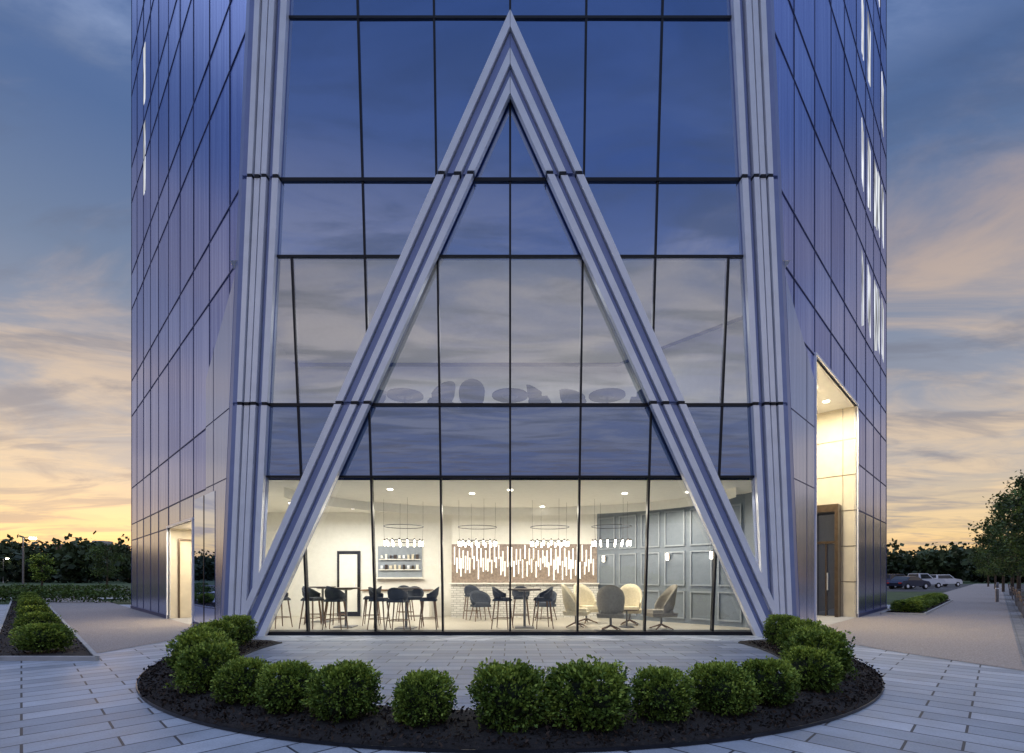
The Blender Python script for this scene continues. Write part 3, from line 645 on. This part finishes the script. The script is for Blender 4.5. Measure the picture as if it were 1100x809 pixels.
# ---------------------------------------------------------------- street furniture
def street_lamp(x,y,h=6.0,rz=0):
    m=MB(); m.cyl((0,0,0),(0,0,.5),.14,.12,'conc',12); m.cyl((0,0,.5),(0,0,h),.10,.08,'steel',10); m.cyl((0,0,h-.05),(.7,0,h+.05),.045,.04,'steel',8)
    m.box((.9,0,h+.05),(.6,.32,.1),'steel',taper=.8); m.box((.9,0,h-.09),(.5,.28,.18),'lamp'); m.make('street_lamp',None,(x,y,0),rz)
street_lamp(-56.8,57,6,.3); street_lamp(-112,108,5.5); street_lamp(66,60,6,2.8)
def bench(x,y,rz):
    m=MB()
    for i in range(4): m.box((0,-.18+i*.12,.45),(1.7,.1,.035),'wood')
    for i in range(3): m.box((0,.26+i*.02,.58+i*.12),(1.7,.03,.09),'wood')
    for sx in(-.7,.7):
        m.box((sx,-.15,.21),(.05,.05,.42),'steel'); m.box((sx,.24,.42),(.05,.05,.84),'steel',rx=-.1); m.box((sx,.03,.42),(.05,.45,.04),'steel'); m.box((sx,.0,.62),(.05,.4,.03),'steel')
    m.make('park_bench',None,(x,y,.008),rz)
for s in(14.5,17.5,21,27,34):
    p=WL(1,s,4.15); bench(p[0],p[1],math.radians(45))
def bollard(x,y):
    m=MB(); m.cyl((0,0,0),(0,0,.85),.07,.07,'steel',12); m.cyl((0,0,.85),(0,0,.92),.085,.06,'steel',12); m.cyl((0,0,.70),(0,0,.76),.075,.075,'alu',12); m.make('bollard',None,(x,y,.005))
for s in(24,28,32,38): bollard(*WL(1,s,3.3))
def car(name,x,y,rz,paint,kind='sedan'):
    m=MB()
    if kind=='sedan':
        pr=[(-2.2,.35),(-2.25,.7),(-2.1,.92),(-1.5,.98),(-.9,1.42),(.35,1.45),(1.05,1.0),(1.95,.88),(2.22,.65),(2.2,.35)]
        win=[(-1.3,1.0),(-.85,1.36),(.3,1.39),(.9,1.02)]
    elif kind=='suv':
        pr=[(-2.3,.4),(-2.35,.9),(-2.2,1.15),(-2.0,1.68),(.3,1.72),(1.0,1.15),(2.05,1.02),(2.3,.8),(2.3,.4)]
        win=[(-1.95,1.15),(-1.8,1.6),(.22,1.64),(.82,1.16)]
    else:
        pr=[(-2.8,.5),(-2.85,1.05),(-.9,1.1),(-.75,1.78),(.5,1.8),(1.1,1.18),(2.5,1.08),(2.7,.9),(2.7,.5)]
        win=[(-.65,1.15),(-.6,1.7),(.42,1.72),(.95,1.18)]
    n=len(pr); hw=.88
    def ins(z): return hw-(max(0,z-1.0)*.28)
    vs=[(a,-ins(z),z) for a,z in pr]+[(a,ins(z),z) for a,z in pr]
    m.add(vs,[tuple(range(n)),tuple(range(n,2*n))]+[(i,(i+1)%n,n+(i+1)%n,n+i) for i in range(n)],paint)
    for s in(-1,1): m.add([(a,s*(ins(z)+.006),z) for a,z in win],[(0,1,2,3)],'carglass')
    i0=[i for i,p_ in enumerate(pr) if p_[1]>1.4]; a,b=i0[-1],i0[-1]+1
    for (p,q) in((pr[a],pr[b]),(pr[i0[0]],pr[i0[0]-1])):
        P_=lambda t:(p[0]+(q[0]-p[0])*t,p[1]+(q[1]-p[1])*t); u,v=P_(.1),P_(.85); sx=.01*(1 if q[0]>p[0] else -1)
        m.add([(u[0]+sx,-ins(u[1])+.08,u[1]+.01),(u[0]+sx,ins(u[1])-.08,u[1]+.01),(v[0]+sx,ins(v[1])-.08,v[1]+.01),(v[0]+sx,-ins(v[1])+.08,v[1]+.01)],[(0,1,2,3)],'carglass')
    x1=pr[0][0]*.64; x2=pr[-1][0]*.64
    for wx in(x1,x2):
        for s in(-1,1): m.cyl((wx,s*.72,.34),(wx,s*.92,.34),.34,.34,'tire',18); m.cyl((wx,s*.9,.34),(wx,s*.935,.34),.2,.18,'alu',12)
    for s in(-1,1): m.box((pr[1][0]+.03,s*.65,pr[1][1]),(.1,.3,.14),'red'); m.box((pr[-1][0]-.08,s*.62,pr[-1][1]+.28),(.14,.32,.13),'alu')
    m.make(name,None,(x,y,0),rz)
car('pickup_truck',50.2,60,.15,'carw','pickup'); car('parked_car',45.8,58,.3,'carb','suv'); car('parked_car',44.8,55,.3,'carb','sedan'); car('parked_car',57.5,68,.2,'carg','sedan'); car('parked_car',62,70,.2,'carw','suv')
# ---------------------------------------------------------------- lights
def area(name,loc,sx,sy,pw,col=(1,.91,.74),rot=(0,0,0)):
    l=bpy.data.lights.new(name,'AREA'); l.shape='RECTANGLE'; l.size=sx; l.size_y=sy; l.energy=pw; l.color=col
    o=bpy.data.objects.new(name,l); scene.collection.objects.link(o); o.location=loc; o.rotation_euler=rot; return o
area('ceiling_light',(-5.2,14.4,3.28),2.5,1.8,165,(1,.96,.85)); area('ceiling_light',(-1.8,14.0,3.28),2.5,1.5,120); area('ceiling_light',(1.5,14.2,3.28),2.5,1.6,130); area('ceiling_light',(4.0,13.2,3.28),1.4,1.2,100)
area('upper_room_light',(0,13.4,8.1),8,2.5,120,(1,.95,.88))
p=Wp(1,9.7,7.0,-.7); area('portal_downlight',p,2.5,.7,360,(1,.88,.64),(0,0,math.radians(45)))
p=Wp(-1,9.9,2.88,-.4); area('portal_downlight',p,1.6,.5,90,(1,.88,.68),(0,0,math.radians(-45)))
sun=bpy.data.lights.new('sun','SUN'); sun.energy=.25; sun.angle=math.radians(8); sun.color=(1,.72,.5)
so=bpy.data.objects.new('sun',sun); scene.collection.objects.link(so)
el=math.radians(4); az=math.radians(-38)
dv=Vector((math.sin(az)*math.cos(el),math.cos(az)*math.cos(el),math.sin(el))); so.rotation_euler=dv.to_track_quat('Z','Y').to_euler()
# ---------------------------------------------------------------- world
w=bpy.data.worlds.new('World'); scene.world=w; w.use_nodes=True; nt=w.node_tree; nt.nodes.clear()
out=N(nt,'ShaderNodeOutputWorld'); bg=N(nt,'ShaderNodeBackground'); bg.inputs[1].default_value=1; L(nt,bg.outputs[0],out.inputs[0])
tc=N(nt,'ShaderNodeTexCoord'); sx=N(nt,'ShaderNodeSeparateXYZ'); L(nt,tc.outputs['Generated'],sx.inputs[0])
def ramp(stops):
    c=N(nt,'ShaderNodeValToRGB'); e=c.color_ramp.elements
    while len(e)<len(stops): e.new(.5)
    for i,(p_,col) in enumerate(stops): e[i].position=p_; e[i].color=(*col,1)
    L(nt,sx.outputs['Z'],c.inputs[0]); return c
Z1=(.72,.93,1.50); Z2=(1.05,1.32,2.0)  # zenith above the frame made extra bright to light the ground
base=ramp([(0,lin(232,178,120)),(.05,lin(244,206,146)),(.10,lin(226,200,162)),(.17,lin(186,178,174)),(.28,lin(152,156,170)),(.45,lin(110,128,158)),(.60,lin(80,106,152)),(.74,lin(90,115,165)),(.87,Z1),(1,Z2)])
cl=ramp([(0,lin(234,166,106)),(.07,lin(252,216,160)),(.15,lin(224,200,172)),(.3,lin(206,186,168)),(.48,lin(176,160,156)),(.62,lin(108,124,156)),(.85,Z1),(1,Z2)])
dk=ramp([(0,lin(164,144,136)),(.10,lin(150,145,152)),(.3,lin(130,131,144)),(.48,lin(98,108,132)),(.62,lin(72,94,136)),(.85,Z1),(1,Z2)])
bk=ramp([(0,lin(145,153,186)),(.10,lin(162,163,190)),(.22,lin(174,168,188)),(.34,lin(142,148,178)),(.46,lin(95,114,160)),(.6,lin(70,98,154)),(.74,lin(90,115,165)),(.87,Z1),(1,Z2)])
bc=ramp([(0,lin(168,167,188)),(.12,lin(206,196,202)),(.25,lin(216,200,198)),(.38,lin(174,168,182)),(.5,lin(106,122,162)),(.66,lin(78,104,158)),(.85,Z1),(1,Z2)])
za_=N(nt,'ShaderNodeMath',operation='MAXIMUM'); za_.inputs[1].default_value=0; L(nt,sx.outputs['Z'],za_.inputs[0])
zb=N(nt,'ShaderNodeMath',operation='ADD'); zb.inputs[1].default_value=.09; L(nt,za_.outputs[0],zb.inputs[0])
dx_=N(nt,'ShaderNodeMath',operation='DIVIDE'); L(nt,sx.outputs['X'],dx_.inputs[0]); L(nt,zb.outputs[0],dx_.inputs[1])
dy_=N(nt,'ShaderNodeMath',operation='DIVIDE'); L(nt,sx.outputs['Y'],dy_.inputs[0]); L(nt,zb.outputs[0],dy_.inputs[1])
cv=N(nt,'ShaderNodeCombineXYZ'); L(nt,dx_.outputs[0],cv.inputs[0]); L(nt,dy_.outputs[0],cv.inputs[1])
def cloud(scale,lo,hi,loc,det=7,rg=.6,dist=.7,sc=(1,1,1)):
    mp=N(nt,'ShaderNodeMapping'); mp.inputs['Location'].default_value=loc; mp.inputs['Scale'].default_value=sc; L(nt,cv.outputs[0],mp.inputs[0])
    n=N(nt,'ShaderNodeTexNoise'); n.inputs['Scale'].default_value=scale; n.inputs['Detail'].default_value=det; n.inputs['Roughness'].default_value=rg; n.inputs['Distortion'].default_value=dist
    L(nt,mp.outputs[0],n.inputs['Vector']); r=N(nt,'ShaderNodeMapRange'); r.interpolation_type='SMOOTHSTEP'; r.inputs['From Min'].default_value=lo; r.inputs['From Max'].default_value=hi
    L(nt,n.outputs['Fac'],r.inputs[0]); return r
c1=cloud(1.1,.41,.62,(3.1,1.7,0),sc=(.9,1.4,1)); c2=cloud(1.5,.45,.66,(8.3,5.2,2),sc=(.75,1.8,1))
def mix(f,a,b):
    m_=N(nt,'ShaderNodeMix',data_type='RGBA'); L(nt,f,m_.inputs[0]); L(nt,a,m_.inputs[6]); L(nt,b,m_.inputs[7]); return m_.outputs[2]
ya=N(nt,'ShaderNodeMapRange'); ya.interpolation_type='SMOOTHSTEP'; ya.inputs['From Min'].default_value=.15; ya.inputs['From Max'].default_value=-.35; L(nt,sx.outputs['Y'],ya.inputs[0])
b1=mix(ya.outputs[0],base.outputs[0],bk.outputs[0]); b2=mix(ya.outputs[0],cl.outputs[0],bc.outputs[0])
s1=mix(c1.outputs[0],b1,b2)
h=N(nt,'ShaderNodeMath',operation='MULTIPLY'); h.inputs[1].default_value=.72; L(nt,c2.outputs[0],h.inputs[0])
s2=mix(h.outputs[0],s1,dk.outputs[0])
sky=N(nt,'ShaderNodeTexSky'); sky.sky_type='NISHITA'; sky.sun_disc=False; sky.sun_elevation=el; sky.sun_rotation=az
ss=N(nt,'ShaderNodeVectorMath',operation='SCALE'); L(nt,sky.outputs[0],ss.inputs[0]); ss.inputs['Scale'].default_value=.012
aa=N(nt,'ShaderNodeVectorMath',operation='ADD'); L(nt,s2,aa.inputs[0]); L(nt,ss.outputs[0],aa.inputs[1]); L(nt,aa.outputs[0],bg.inputs[0])
# ---------------------------------------------------------------- camera
cd=bpy.data.cameras.new('camera'); co=bpy.data.objects.new('camera',cd); scene.collection.objects.link(co)
co.location=(0,0,H); co.rotation_euler=(math.radians(90),0,0); cd.sensor_width=36; cd.lens=36*F/1100; cd.shift_y=215.5/1100; cd.shift_x=2/1100
cd.clip_end=6000; cd.clip_start=.05; scene.camera=co
scene.view_settings.view_transform='Standard'; scene.view_settings.look='None'; scene.view_settings.exposure=0
